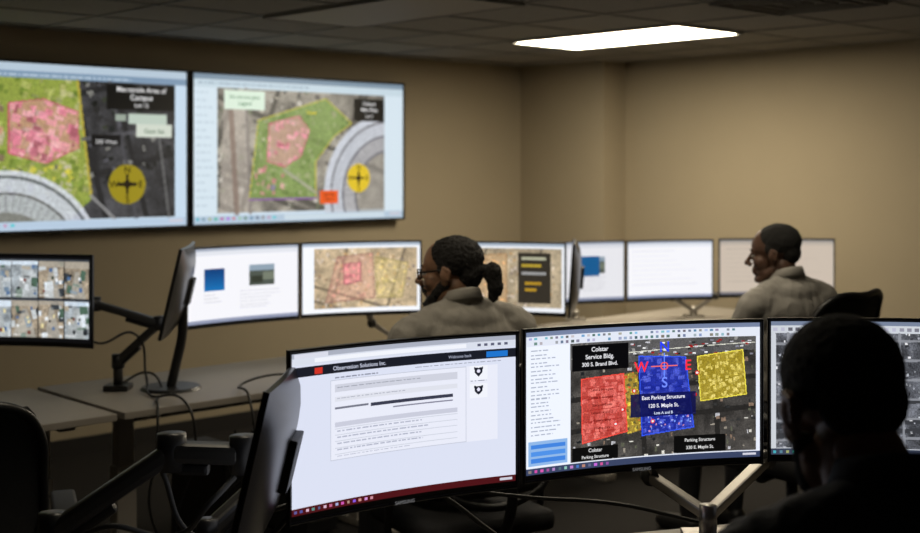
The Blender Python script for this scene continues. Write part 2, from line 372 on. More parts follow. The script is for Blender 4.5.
def c_tv_right():
    c=Canvas(300,170,(.82,.88,.93)); c.rect(0,0,1,.035,(.50,.58,.65)); c.rect(0,.035,1,.09,(.78,.85,.89)); c.lines(.02,.055,.7,1,.02,(.55,.63,.70),9,.012)
    c.rect(.0,.09,.10,.95,(.84,.90,.94)); c.lines(.01,.12,.09,16,.05,(.72,.79,.84),4,.010)
    aerial(c,.10,.09,.90,.93,5,(.56,.54,.50),.35,420,.5,.004,.022,[(.78,.76,.72),(.35,.35,.33),(.6,.57,.52),(.45,.48,.38),(.7,.68,.62),(.40,.38,.36)],4)
    c.poly([(.13,.12),(.22,.10),(.24,.93),(.11,.93)],(.74,.70,.66),.6); c.line(.225,.09,.245,.93,.012,(.55,.52,.50),.9); c.line(.16,.25,.185,.93,.02,(.50,.42,.38),.7)
    grn=[(.28,.30),(.60,.13),(.73,.30),(.64,.40),(.55,.58),(.55,.84),(.24,.84)]
    c.poly(grn,(.50,.62,.30),.75); c.scatter(grn,[(.36,.50,.22),(.60,.70,.40),(.70,.70,.56),(.32,.42,.20),(.75,.76,.62),(.55,.56,.42),(.62,.62,.50)],340,.004,.016,.35,.6,7)
    blk=[(.33,.32),(.47,.26),(.52,.36),(.48,.54),(.40,.62),(.32,.58)]
    c.poly(blk,(.90,.60,.66),.55); c.scatter(blk,PINK,70,.006,.022,.25,.85,3); c.outline(blk,.003,(.8,.35,.45))
    c.scatter([(.27,.60),(.40,.60),(.40,.82),(.26,.82)],PINK+[(.6,.5,.75)],14,.008,.02,.35,.7,5)
    ctr=(.93,.82)
    for R1,R2,cc,al in((.60,.545,(.80,.82,.86),.95),(.545,.53,(.42,.42,.45),.9),(.53,.44,(.78,.80,.84),.9),(.44,.425,(.4,.4,.44),.9),(.425,.33,(.70,.70,.72),.85),(.33,.31,(.45,.45,.48),.9),(.31,0,(.60,.58,.55),.6)):
        c.circ(*ctr,R1,cc,al,R2)
    for k in range(26):
        a=math.pi*(1.0+k/34); c.line(ctr[0]+.335*math.cos(a)/c.asp,ctr[1]+.335*math.sin(a),ctr[0]+.42*math.cos(a)/c.asp,ctr[1]+.42*math.sin(a),.003,(.5,.5,.52),.7)
    c.rect(.90,.09,1,.95,(.84,.90,.94)); c.outline(grn,.004,(.80,.74,.25),.8); c.line(.24,.84,.55,.84,.006,(.55,.35,.65)); c.line(.40,.64,.55,.80,.012,(.68,.66,.62),.7)
    c.grain(.1,.09,.9,.93,.10,3)
    compass(c,.765,.70,.105,(.88,.76,.16))
    c.rect(.57,.79,.66,.88,(.92,.36,.12)); c.text(.615,.825,'Security',(.3,.05,.0),.022); c.text(.615,.86,'Post 4',(.3,.05,.0),.022)
    c.rect(.13,.10,.31,.23,(.86,.93,.86)); c.text(.22,.155,'Site entrance gates',(.35,.55,.40),.022); c.text(.22,.20,'Legend',(.35,.55,.40),.026)
    c.rect(.74,.12,.90,.28,(.05,.05,.05)); c.text(.82,.165,'Campus',(.9,.9,.9),.026); c.text(.82,.21,'Main Plaza',(.9,.9,.9),.026); c.text(.82,.255,'Lot 7',(.9,.9,.9),.022)
    c.text(.53,.245,'Tower',(.9,.8,.1),.024); c.text(.39,.47,'Bldg A',(.5,.05,.1),.022)
    taskbar(c,.945,(.70,.78,.85)); c.rect(.4,.95,.9,.99,(.80,.86,.9)); return c
def c_tv_left():
    c=Canvas(300,170,(.80,.87,.93)); c.rect(0,0,1,.05,(.72,.79,.85)); c.rect(0,.05,1,.09,(.5,.6,.7)); c.lines(.3,.062,.95,1,.02,(.8,.86,.9),9,.012)
    aerial(c,.0,.09,.955,.945,8,(.24,.24,.25),-.25,460,.7,.004,.022,[(.5,.5,.48),(.15,.15,.15),(.35,.35,.38),(.10,.12,.12),(.20,.22,.17),(.08,.09,.08)],3)
    g=[(0,.09),(.58,.09),(.63,.82),(.55,.95),(0,.95)]
    c.poly(g,(.60,.66,.28),.9); c.scatter(g,[(.42,.52,.18),(.74,.76,.46),(.54,.62,.28),(.78,.76,.60),(.35,.44,.16),(.68,.68,.42),(.60,.60,.44)],560,.006,.022,.28,.6,7)
    pk=[(.34,.24),(.46,.21),(.58,.28),(.585,.50),(.47,.60),(.34,.54)]
    c.poly(pk,(.84,.56,.58),.6); c.scatter(pk,PINK+[(.62,.34,.38),(.90,.62,.64)],120,.008,.032,.28,.85,2); c.outline(pk,.003,(.75,.3,.4))
    c.scatter([(.1,.2),(.32,.2),(.33,.6),(.1,.6)],[(.8,.6,.5),(.75,.7,.6),(.5,.4,.35)],40,.01,.03,.28,.8,6)
    c.scatter([(.32,.62),(.56,.60),(.58,.82),(.34,.80)],[(.75,.72,.66),(.4,.42,.3),(.85,.8,.3)],50,.008,.022,.28,.7,9)
    ctr=(.33,1.24)
    for R1,R2,cc in((.60,.57,(.82,.84,.88)),(.57,.55,(.40,.42,.45)),(.55,.47,(.78,.80,.85)),(.47,.455,(.4,.4,.42)),(.455,.35,(.70,.72,.75)),(.35,0,(.5,.5,.5))): c.circ(*ctr,R1,cc,.92,R2)
    for k in range(30):
        a=-math.pi*k/30; c.line(ctr[0]+.36*math.cos(a)/c.asp,ctr[1]+.36*math.sin(a),ctr[0]+.45*math.cos(a)/c.asp,ctr[1]+.45*math.sin(a),.003,(.5,.5,.52),.7)
    c.line(.58,.09,.63,.80,.008,(.72,.66,.25),.9); c.line(.63,.80,.72,.95,.010,(.6,.6,.6),.8); c.line(.60,.45,.95,.36,.012,(.34,.34,.36),.9); c.line(.70,.09,.80,.95,.010,(.30,.30,.32),.9); c.line(.88,.3,.93,.95,.008,(.42,.42,.42),.8)
    c.grain(0,.09,.955,.945,.14,3)
    c.rect(.63,.42,.74,.49,(.06,.06,.07)); c.text(.685,.475,'300 West',(.75,.75,.75),.026)
    c.rect(.685,.10,.955,.26,(.04,.04,.04)); c.text(.82,.145,'Mercantile Area of',(.88,.88,.88),.032); c.text(.82,.195,'Campus',(.88,.88,.88),.034); c.text(.82,.24,'Lot 12',(.88,.88,.88),.026)
    c.rect(.77,.28,.92,.35,(.74,.80,.75)); c.rect(.80,.35,.94,.43,(.82,.85,.8)); c.rect(.72,.29,.76,.33,(.6,.65,.6)); c.text(.87,.405,'Gate list',(.4,.5,.4),.03)
    compass(c,.765,.73,.125,(.60,.54,.10))
    c.rect(.955,.09,1,.95,(.78,.86,.93)); taskbar(c,.945,(.72,.80,.88)); return c
def c_map_small(seed,base,polys,lab=None,n=260):
    c=Canvas(170,96,(.92,.93,.95)); c.rect(0,0,1,.04,(.65,.70,.76)); aerial(c,.10,.08,.98,.94,seed,base,.3,n,.35,.006,.03,[(.88,.82,.74),(.6,.5,.40),(.78,.72,.66),(.5,.45,.42),(.72,.58,.40)],2)
    for p,col,al in polys: c.poly(p,col,al); c.scatter(p,[tuple(min(1,v*f) for v in col) for f in(.7,.85,1.15)],40,.01,.03,.3,.7,seed); c.outline(p,.008,tuple(v*.75 for v in col))
    if lab: 
        for l in lab: c.rect(*l)
    c.grain(.1,.08,.98,.94,.10,2); return c
def c_cctv():
    c=Canvas(240,136,(.04,.04,.05)); r=random.Random(12)
    for j in range(2):
        for i in range(5):
            x0=.012+i*.196; y0=.04+j*.46; x1=x0+.19;y1=y0+.45
            out=r.random()<.6
            aerial(c,x0,y0,x1,y1,60+i+7*j,(.60,.63,.65) if out else (.60,.55,.48),r.uniform(-.25,.25),14,.45,.03,.14,[(.84,.87,.90),(.22,.24,.26),(.42,.50,.58),(.66,.62,.55),(.30,.40,.34),(.75,.77,.78)],0)
            hz=y0+r.uniform(.06,.14); c.rect(x0,y0,x1,hz,(.84,.89,.94) if out else (.66,.63,.58),.8)
            c.poly([(x0+r.uniform(0,.05),y1),(x0+.08,hz+.03),(x0+.11,hz+.03),(x1-r.uniform(0,.06),y1)],(.72,.73,.72),.45)
            for k in range(7): 
                xx=r.uniform(x0+.01,x1-.03); yy=r.uniform(hz,y1-.06); w_=r.uniform(.010,.03); h_=r.uniform(.02,.05)
                c.rect(xx,yy,xx+w_,yy+h_,r.choice([(.12,.13,.15),(.88,.89,.90),(.30,.42,.58),(.45,.24,.2),(.2,.25,.2),(.85,.80,.6)]))
            c.rect(x0,y0,x1,y0+.022,(.25,.27,.30)); c.lines(x0+.01,y1-.04,x0+.1,1,.02,(.95,.95,.95),k+i,.015)
    c.grain(0,0,1,1,.10,2); return c
def c_doc(seed,blue=True):
    c=Canvas(150,84,(.93,.93,.95)); c.rect(0,0,1,.04,(.65,.68,.74)); c.rect(0,.04,1,.10,(.86,.87,.9))
    if blue:
        m=(c.X>.17)&(c.X<.36)&(c.Y>.27)&(c.Y<.57); g=(c.Y[m]-.27)/.3
        c.a[m]=np.stack([.02+.05*g,.22+.22*g,.45+.25*g],1)
        c.rect(.58,.25,.80,.53,(.30,.33,.30)); c.rect(.58,.25,.80,.33,(.55,.62,.68)); c.rect(.60,.40,.70,.50,(.20,.22,.18)); c.rect(.70,.36,.80,.46,(.45,.48,.42))
        c.lines(.17,.62,.36,3,.05,(.68,.68,.7),seed,.012); c.lines(.5,.6,.85,6,.045,(.75,.75,.78),seed+1,.011)
    else:
        c.lines(.05,.16,.9,8,.085,(.84,.84,.86),seed,.013)
    c.rect(0,.95,1,1,(.55,.58,.68)); return c

# ------------------------------------------------------------------ TVs on the wall
def tv(xc,canvas,w,name='wall_mounted_tv'):
    h=.955; e=empty(name,RW(xc,YW-.085,1.767),UA)
    box('housing',(0,.025,0),(w,.045,h),M_bezel,e,.006)
    bm=bmesh.new(); t=.013
    for s in(-1,1): bm_box(bm,Vector((s*(w/2-t/2),-.002,0)),(t,.012,h),.002); bm_box(bm,Vector((0,-.002,s*(h/2-t/2))),(w-2*t,.012,t),.002)
    from_bm('bezel',bm,M_black,e)
    build_screen(e,canvas,w-2*t-.004,h-2*t-.004,None,1.0,0,-.0045+.003)
    box('wall_bracket',(0,.066,0),(.5,.037,.4),M_black2,e,.003)
    box('ir_receiver',(0,-.003,-h/2-.004),(.06,.01,.01),M_black,e,.002)
tv(4.84,c_tv_right(),1.70); tv(3.12,c_tv_left(),1.70)

# ------------------------------------------------------------------ desks
def desk(cx,cy,yaw,w,d,name='height_adjustable_desk',legx=None):
    e=empty(name,(cx,cy,0),yaw)
    box('desktop',(0,0,.7275),(w,d,.027),M_desk,e,.004)
    box('crossbar',(0,.1,.69),(w-.25,.05,.04),M_leg,e,.004)
    for s in(-1,1):
        x=s*(w/2-.16)
        box('leg_outer',(x,-.06,.25),(.085,.065,.44),M_leg,e,.006)
        box('leg_inner',(x,-.06,.56),(.07,.05,.30),M_leg,e,.005)
        box('leg_head',(x,-.03,.703),(.06,.55,.03),M_leg,e,.004)
        box('foot',(x,-.03,.02),(.09,.64,.035),M_leg,e,.008)
    box('cable_tray',(0,.2,.62),(w-.5,.14,.06),M_black2,e,.004)
    return e
yc=(4.244+4.99)/2
for (a0,a1) in((.65,2.225),(2.255,3.775),(3.805,5.225),(5.255,6.80)):
    p=RW((a0+a1)/2,yc); desk(p.x,p.y,UA,a1-a0,.746)
yawF=math.radians(17)
fx,fy=math.cos(yawF),math.sin(yawF)
desk(.655,2.81,yawF,1.60,.72); desk(.655-1.62*fx,2.81-1.62*fy,yawF,1.60,.72)

# ------------------------------------------------------------------ monitors
monitor((-.358,2.60),(.137,2.915),1.270,.367,c_browser(),1.05)
monitor((.147,2.93),(.760,3.135),1.272,.364,c_gis(),1.1)
monitor((.776,3.155),(1.40,3.07),1.272,.364,c_bw(),.9)
blank=c_doc(3,False)
monitor((-2.04,5.02),(-1.445,4.92),1.308,.370,c_cctv(),1.1,logo=False)
monitor((-1.225,5.54),(-.765,5.955),1.294,.365,c_doc(1),1.1,logo=False)
monitor((-.765,6.00),(-.190,6.2),1.292,.365,c_map_small(3,(.74,.66,.54),[([(.3,.2),(.6,.15),(.62,.8),(.2,.85)],(.80,.58,.52),.4),([(.35,.3),(.5,.28),(.5,.55),(.36,.6)],(.86,.52,.54),.5),([(.62,.2),(.9,.3),(.85,.8),(.64,.8)],(.82,.74,.48),.4)]),1.15,logo=False)
monitor((-.07,6.25),(.52,6.12),1.285,.365,c_map_small(6,(.66,.60,.50),[([(.1,.2),(.5,.15),(.5,.9),(.12,.9)],(.85,.66,.45),.4)],[(.60,.14,.88,.88,(.20,.18,.15)),(.63,.2,.84,.24,(.7,.7,.6)),(.63,.3,.8,.34,(.7,.6,.2)),(.63,.42,.84,.46,(.6,.6,.6)),(.66,.56,.8,.60,(.7,.55,.15)),(.66,.66,.76,.70,(.7,.55,.15)),(.10,.75,.3,.9,(.9,.9,.9))]),1.05,logo=False)
dd=c_doc(5); m_=(dd.X>.54)&(dd.X<.74)&(dd.Y>.24)&(dd.Y<.58); dd.a[m_]=(.06,.36,.58)
monitor((.42,7.1),(.97,7.35),1.225,.365,dd,.95,logo=False)
monitor((.978,7.34),(1.52,7.5),1.222,.36,c_doc(8,False),1.1,logo=False)
cb=c_doc(11,False); cb.a*=np.array([.86,.80,.72]); monitor((1.535,7.42),(2.22,7.40),1.232,.352,cb,1.0,logo=False,R=2.2)
def side_monitor(near,far,ztop,tilt):
    return monitor(far,near,ztop,.365,blank,.5,tilt=tilt,logo=False,R=4)
side_monitor((-.400,2.30),(-.405,2.84),1.240,math.radians(-13))
side_monitor((-1.135,4.88),(-1.20,5.42),1.335,math.radians(-13))
side_monitor((.55,6.20),(.60,6.75),1.27,math.radians(-4))

# stands
def v_stand(base,ends,name='triple_arm_mount',m=None,rise=.035):
    m=m or M_silver
    e=empty(name,base); b=Vector(base)
    box('base_plate',(0,0,.006),(.12,.10,.012),m,e,.004)
    cyl('post',(0,0,.01),(0,0,rise+.025),.022,m,e)
    for mid,end in ends:
        bm=bmesh.new(); p0=Vector((0,0,rise)); p1=Vector(mid)-b; p2=Vector(end)-b
        for a,c2 in((p0,p1),(p1,p2)):
            d=c2-a; q=d.to_track_quat('Z','Y').to_euler(); bm_box(bm,(a+c2)/2,(.034,.024,d.length+.02),.006,q)
        from_bm('branch_arm',bm,m,e)
        cyl('joint',p1+Vector((0,-.02,0)),p1+Vector((0,.02,0)),.022,M_grey,e)
    return e
v_stand((.610,3.075,.741),[((.485,3.20,.862),(.44,3.16,1.08)),((.80,3.27,.888),(1.09,3.23,1.08))],rise=.055)
v_stand((1.43,7.66,.741),[((1.29,7.62,.862),(1.23,7.53,1.045)),((1.56,7.64,.87),(1.87,7.53,1.06))])
v_stand((-.30,6.28,.741),[((-.44,6.25,.875),(-.50,6.20,1.11)),((-.12,6.32,.9),(.23,6.29,1.10))])
v_stand((.69,7.48,.741),[((.62,7.42,.88),(.67,7.34,1.05))])

def arm(name,pts,base_r=.03,th=.03,m=None):
    m=m or M_grey
    e=empty(name,pts[0]); b=Vector(pts[0])
    box('clamp',(0,0,.012),(.10,.10,.024),M_black,e,.005)
    P=[Vector(p)-b for p in pts]
    cyl('post',(0,0,.02),P[1],base_r*.75,m,e)
    for i in range(1,len(P)-1):
        a,c2=P[i],P[i+1]; d=c2-a; q=d.to_track_quat('Z','Y').to_euler(); bm=bmesh.new()
        bm_box(bm,(a+c2)/2,(th*1.5,th*1.1,d.length),th*.35,q); from_bm('arm_link',bm,m,e,False)
        bm=bmesh.new(); bm_box(bm,(a*.7+c2*.3)+Vector((0,0,-th*.9)),(th*.8,th*.6,d.length*.45),th*.2,q); from_bm('spring_cover',bm,M_black,e)
    for p in P[1:]:
        cyl('pivot',p+Vector((0,0,-th)),p+Vector((0,0,th)),base_r,M_black,e)
    return e
arm('desk_clamp_arm',[(-1.40,5.12,.741),(-1.40,5.12,.86),(-1.22,5.08,1.02),(-1.48,5.06,1.10),(-1.70,5.06,1.12)],.026,.028)
arm('desk_clamp_arm',[(-.84,2.58,.741),(-.84,2.58,.90),(-.60,2.60,1.06),(-.45,2.60,1.055)],.030,.038)
arm('desk_clamp_arm',[(-.55,2.72,.741),(-.55,2.72,.86),(-.40,2.90,.98),(-.17,2.88,1.05)],.024,.026)
e=empty('monitor_pedestal_stand',(-1.19,5.15,.741))
bm=bmesh.new(); bm_cyl(bm,(0,0,0),(0,0,.012),.125,.115,32); from_bm('base_disc',bm,M_black,e,False)
cable('neck',[(0,0,.01),(.02,0,.10),(.045,.0,.22),(.05,0,.34)],.020,M_black,e)

# pc towers under desks
def pc(x,y,yaw=UA):
    e=empty('desktop_computer',RW(x,y,0),yaw)
    box('case',(0,0,.225),(.18,.42,.41),M_black2,e,.008)
    box('front_panel',(0,-.215,.225),(.17,.02,.40),M_black,e,.006)
    for s in(-1,1): box('foot',(s*.06,0,.01),(.03,.36,.02),M_black,e,.003)
    bm=bmesh.new()
    for i in range(8): bm_box(bm,Vector((0,-.227,.08+i*.022)),(.12,.004,.008))
    from_bm('vent_slots',bm,M_grey,e); box('power_button',(0.0,-.227,.38),(.02,.006,.02),M_silver,e,.002)
pc(2.95,4.75); pc(3.35,4.72); pc(4.55,4.75)

def cb_w(pts,r=.005): 
    return cable('power_cable',pts,r,M_cable)
cb_w([(-1.40,5.14,.76),(-1.30,5.2,.80),(-1.22,5.12,.75),(-1.18,4.86,.745),(-1.145,4.735,.74),(-1.14,4.70,.60),(-1.17,4.72,.35),(-1.05,4.9,.03)])
cb_w([(-1.62,5.0,1.10),(-1.45,5.0,.95),(-1.32,5.06,.98),(-1.28,5.10,.80),(-1.24,4.98,.75),(-1.05,4.80,.745),(-1.01,4.78,.60),(-1.1,4.85,.2),(-1.0,4.95,.02)])
cb_w([(-.90,5.0,.60),(-.85,4.98,.45),(-.95,5.0,.30),(-.80,5.0,.02)])
cb_w([(-.62,5.35,.75),(-.78,5.2,.79),(-.9,5.12,.76),(-.84,4.97,.745),(-.80,4.93,.5),(-.8,5.0,.03)])
cb_w([(-.86,2.60,.76),(-.72,2.5,.93),(-.58,2.55,.90),(-.50,2.50,.98),(-.46,2.55,1.02)],.006)
cb_w([(-.62,2.60,1.02),(-.56,2.62,.88),(-.42,2.66,.86),(-.33,2.72,.95),(-.2,2.86,1.0)],.006)
cb_w([(-.75,2.70,.75),(-.55,2.74,.83),(-.40,2.80,.89),(-.1,3.02,.88),(.1,3.0,.76)],.006)
cb_w([(-.05,3.04,.90),(.02,3.08,.86),(.15,3.12,.83),(.4,3.16,.80),(.60,3.10,.77)],.005)

# ------------------------------------------------------------------ office chairs
def chair(loc,yaw,top=1.0,name='office_chair',arms=True,w=.235,back=-.235):
    e=empty(name,(loc[0],loc[1],0),yaw)
    bm=bmesh.new(); bm_box(bm,Vector((0,.02,.435)),(.50,.48,.075),.032); from_bm('seat',bm,M_fab,e,True)
    box('seat_pan',(0,.0,.385),(.34,.34,.03),M_black,e,.008)
    cyl('gas_lift',(0,0,.10),(0,0,.37),.025,M_black,e); cyl('lift_cover',(0,0,.09),(0,0,.20),.035,M_black2,e)
    for i in range(5):
        a=2*math.pi*i/5+.3; d=Vector((math.cos(a),math.sin(a),0))
        bm=bmesh.new(); bm_cyl(bm,Vector((0,0,.11)),d*.30+Vector((0,0,.075)),.030,.016,12); from_bm('base_leg',bm,M_black,e,True)
        cc=d*.30; s=Vector((-d.y,d.x,0))
        bm=bmesh.new(); bm_cyl(bm,cc+Vector((0,0,.03))-s*.022,cc+Vector((0,0,.03))-s*.006,.03,.03,16); bm_cyl(bm,cc+Vector((0,0,.03))+s*.006,cc+Vector((0,0,.03))+s*.022,.03,.03,16); bm_cyl(bm,cc+Vector((0,0,.03)),cc+Vector((0,0,.085)),.008,.008,8)
        from_bm('caster',bm,M_black2,e,True)
    zb=.56
    def yb(x,z): 
        t=(z-zb)/(top-zb); return back+.02*math.sin(t*3.1)*1.0-.05*t*t+.9*x*x
    cor=.07
    prof=[(-w+cor,zb),(w-cor,zb),(w-.01,zb+cor),(w,(zb+top)/2),(w-.015,top-cor),(w-cor-.01,top),(0,top+.008),(-w+cor+.01,top),(-w+.015,top-cor),(-w,(zb+top)/2),(-w+.01,zb+cor)]
    cable('back_frame',[(x,yb(x,z),z) for x,z in prof],.014,M_black,e,True)
    bm=bmesh.new(); g=[]
    nx,nz=16,16
    for j in range(nz+1):
        z=zb+(top-zb)*j/nz; row=[]
        t=abs(2*j/nz-1); ww=(w-.004)*(1-.16*t**6)
        for i in range(nx+1):
            x=-ww+2*ww*i/nx; row.append(bm.verts.new((x,yb(x,z),z)))
        g.append(row)
    for j in range(nz):
        for i in range(nx): bm.faces.new((g[j][i],g[j][i+1],g[j+1][i+1],g[j+1][i]))
    o=from_bm('back_mesh',bm,M_meshb,e,True); so=o.modifiers.new('s','SOLIDIFY'); so.thickness=.006
    cable('back_spine',[(0,-.05,.385),(0,-.22,.40),(0,back-.055,.52),(0,back-.05,.72)],.018,M_black,e)
    if arms:
        for s in(-1,1):
            cable('arm_bracket',[(s*.16,-.02,.385),(s*.29,-.02,.40),(s*.305,-.03,.50),(s*.30,-.02,.635)],.014,M_black,e)
            bm=bmesh.new(); bm_box(bm,Vector((s*.30,.02,.645)),(.075,.25,.028),.012); from_bm('arm_pad',bm,M_black2,e,True)
    return e

# ------------------------------------------------------------------ people
def blob_object(name,blobs,voxel,mats,labels,parent,smooth_it=4,disp=None,loc=(0,0,0),rot=(0,0,0)):
    bm=bmesh.new()
    for b in blobs:
        if b[1]=='E': bm_sph(bm,Vector(b[2]),b[3],3,b[4] if len(b)>4 else None)
        else:
            bm_sph(bm,Vector(b[2]),b[4],2); bm_sph(bm,Vector(b[3]),b[5],2); bm_cyl(bm,b[2],b[3],b[4],b[5],16)
    me=bpy.data.meshes.new('tmp'); bm.to_mesh(me); bm.free()
    o=bpy.data.objects.new('tmp',me); scene.collection.objects.link(o)
    r=o.modifiers.new('r','REMESH'); r.mode='VOXEL'; r.voxel_size=voxel
    s=o.modifiers.new('s','SMOOTH'); s.factor=.5; s.iterations=smooth_it
    dg=bpy.context.evaluated_depsgraph_get(); dg.update()
    m2=bpy.data.meshes.new_from_object(o.evaluated_get(dg)); bpy.data.objects.remove(o); m2.name=name
    nf=len(m2.polygons); nv=len(m2.vertices)
    co=np.empty(nv*3); m2.vertices.foreach_get('co',co); co=co.reshape(-1,3)
    nrm=np.empty(nv*3); m2.vertices.foreach_get('normal',nrm); nrm=nrm.reshape(-1,3)
    def lab(P):
        best=np.full(len(P),1e9); L=np.zeros(len(P),int)
        for b in blobs:
            if b[1]=='E':
                r3=np.array(b[3] if hasattr(b[3],'__len__') else (b[3],)*3); q=P-np.array(b[2])
                if len(b)>4: q=q@np.array(b[4].to_matrix())
                k=np.linalg.norm(q/r3,axis=1); g=np.linalg.norm(q/(r3*r3),axis=1)+1e-9; d=k*(k-1)/g
            else:
                a=np.array(b[2]);c=np.array(b[3]);ab=c-a; t=np.clip(((P-a)@ab)/(ab@ab+1e-12),0,1)
                d=np.linalg.norm(P-a-t[:,None]*ab,axis=1)-(b[4]+(b[5]-b[4])*t)
            u=d<best; best[u]=d[u]; L[u]=labels.index(b[0])
        return L
    if disp:
        LV=lab(co)
        for i in range(nv):
            dl=disp.get(labels[LV[i]])
            if dl:
                p=Vector(co[i]); v=0
                for t in dl:
                    zs=t[2] if len(t)>2 else 1; n_=noise.noise(Vector((p.x*t[1],p.y*t[1],p.z*t[1]*zs)))
                    v+=t[0]*((1-2*abs(n_)) if len(t)>3 else n_)
                co[i]+=nrm[i]*v
        m2.vertices.foreach_set('co',co.ravel())
    fc=np.empty(nf*3); m2.polygons.foreach_get('center',fc); LF=lab(fc.reshape(-1,3))
    m2.materials.clear()
    for l in labels: m2.materials.append(mats[l])
    m2.polygons.foreach_set('material_index',LF.astype(np.int32)); m2.polygons.foreach_set('use_smooth',[True]*nf)
    m2.update()
    ob=bpy.data.objects.new(name,m2); ob.location=loc; ob.rotation_euler=rot
    return link(ob,parent)
def hand_blobs(w,d,up,s):
    w=Vector(w);d=Vector(d).normalized();up=Vector(up).normalized(); side=d.cross(up).normalized()
    inn=-side*s; B=[]
    L=[.074,.082,.077,.060]; offs=[.030,.010,-.010,-.029]
    for k in range(4):
        base=w+inn*offs[k]*.55+d*.012; kn=w+inn*offs[k]+d*(.088-.004*abs(k-1))
        B.append(('skin','C',tuple(base),tuple(kn),.014,.0115))
        p=kn; a=.25
        for seg,fr in enumerate((.45,.31,.24)):
            a+=.32; q=p+(d*math.cos(a)-up*math.sin(a))*L[k]*fr; r=.0095-.0011*seg
            B.append(('skin','C',tuple(p),tuple(q),r,r-.001)); p=q
    t0=w+inn*.022+d*.02; t1=w+inn*.052+d*.052-up*.008; t2=t1+inn*.012+d*.034-up*.006; t3=t2+d*.026-inn*.002-up*.006
    B+= [('skin','C',tuple(t0),tuple(t1),.015,.0125),('skin','C',tuple(t1),tuple(t2),.0115,.010),('skin','C',tuple(t2),tuple(t3),.010,.0085)]
    return B
def person(name,loc,yaw,head_yaw,skin,shirt,pants,hair,style,scale=1.0,head_pitch=0.0,lean=0.0,head_off=(0,0,0),wide=1.0):
    e=empty(name,(loc[0],loc[1],0),yaw); e.scale=(scale,)*3
    M={'skin':skin,'shirt':shirt,'pants':pants,'shoe':M_black,'hair':hair,'lip':M_lip}
    T=[]; W=wide
    T.append(('pants','E',(0,0,.60),(.172,.135,.125)))
    ly=lean
    T+= [('shirt','E',(0,ly*.2,.745),(.158*W,.125,.17)),('shirt','E',(0,ly*.6-.005,.90),(.180*W,.124,.22)),('shirt','E',(0,ly-.015,1.01),(.200*W,.105,.12)),
         ('shirt','C',(-.17*W,ly-.015,1.055),(.17*W,ly-.015,1.055),.062,.062),('shirt','E',(0,ly-.03,1.085),(.13*W,.075,.065))]
    for s in(-1,1):
        T.append(('shirt','C',(s*.015,ly-.020,1.135),(s*.19*W,ly-.015,1.062),.046,.050))
        T.append(('shirt','C',(s*.200*W,ly-.015,1.045),(s*.25*W,ly*.6+.09,.80),.059,.047))
        el=(s*.25*W,ly*.6+.09,.80); wr=(s*.155,.31,.672)
        T.append(('shirt','C',el,wr,.046,.031))
        T+=hand_blobs(wr,(-s*.18,.97,-.12),(0,.12,.99),s)
        T+= [('pants','C',(s*.09,.0,.565),(s*.135,.42,.545),.088,.062),('pants','C',(s*.135,.42,.545),(s*.135,.44,.11),.060,.042),
             ('shoe','C',(s*.135,.42,.048),(s*.145,.60,.036),.044,.034)]
    hx,hy,hzz=head_off
    T.append(('skin','C',(0,ly+.005,1.14),(hx*.8,ly-.005+hy*.8,1.25+hzz),.046,.052))
    blob_object('body',T,.006,M,['skin','shirt','pants','shoe'],e,12,{'shirt':[(.008,7,.5),(.0045,26,.35,1)],'pants':[(.005,12)]})
    bm=bmesh.new(); n=36; R=[]
    prof=((1.130,.063),(1.178,.059),(1.182,.0615),(1.176,.065),(1.148,.074),(1.145,.071),(1.170,.0625),(1.130,.066))
    for (z,r) in prof:
        row=[]
        for i in range(n+1):
            a=math.radians(-248+316*i/n); row.append(bm.verts.new((r*math.cos(a)+hx*.3,ly-.012+hy*.3+r*math.sin(a)*1.02,z-.020*math.sin(a)+.002)))
        R.append(row)
    K=len(prof)
    for j in range(K):
        for i in range(n): bm.faces.new((R[j][i],R[(j+1)%K][i],R[(j+1)%K][i+1],R[j][i+1]))
    for i in(0,n): bm.faces.new([R[j][i] for j in range(K)])
    bmesh.ops.recalc_face_normals(bm,faces=bm.faces); from_bm('collar',bm,shirt,e,True)
    B=[('skin','E',(0,-.012,.155),(.075,.096,.080)),('skin','E',(0,.040,.150),(.060,.046,.056)),('skin','E',(0,.040,.095),(.055,.046,.070)),
       ('skin','E',(0,.030,.045),(.051,.050,.038)),('skin','E',(0,.070,.018),(.021,.019,.017)),
       ('skin','C',(0,.084,.126),(0,.112,.089),.0080,.0105),('skin','E',(.011,.099,.082),.0090),('skin','E',(-.011,.099,.082),.0090),
       ('skin','C',(-.034,.075,.138),(.034,.075,.138),.012,.012),('skin','E',(0,.078,.055),(.027,.015,.022)),
       ('lip','C',(-.016,.086,.058),(.016,.086,.058),.0058,.0058),('lip','C',(-.013,.086,.049),(.013,.086,.049),.0062,.0062),
       ('skin','C',(0,-.030,.07),(0,-.035,-.03),.054,.050)]
    for s in(-1,1):
        B+= [('skin','E',(s*.036,.052,.090),(.024,.026,.028)),('skin','C',(s*.050,-.002,.052),(s*.020,.062,.018),.018,.016),
             ('skin','E',(s*.031,.076,.127),(.016,.010,.006)),('skin','E',(s*.031,.076,.107),(.016,.010,.006)),
             ('skin','E',(s*.079,-.008,.112),(.010,.019,.026),Euler((0.15,0,-s*.35))),('skin','E',(s*.075,-.003,.088),(.008,.011,.014)),
             ('skin','C',(s*.086,-.026,.122),(s*.084,-.020,.096),.0055,.005),('skin','C',(s*.086,-.024,.126),(s*.083,-.004,.136),.0055,.005)]
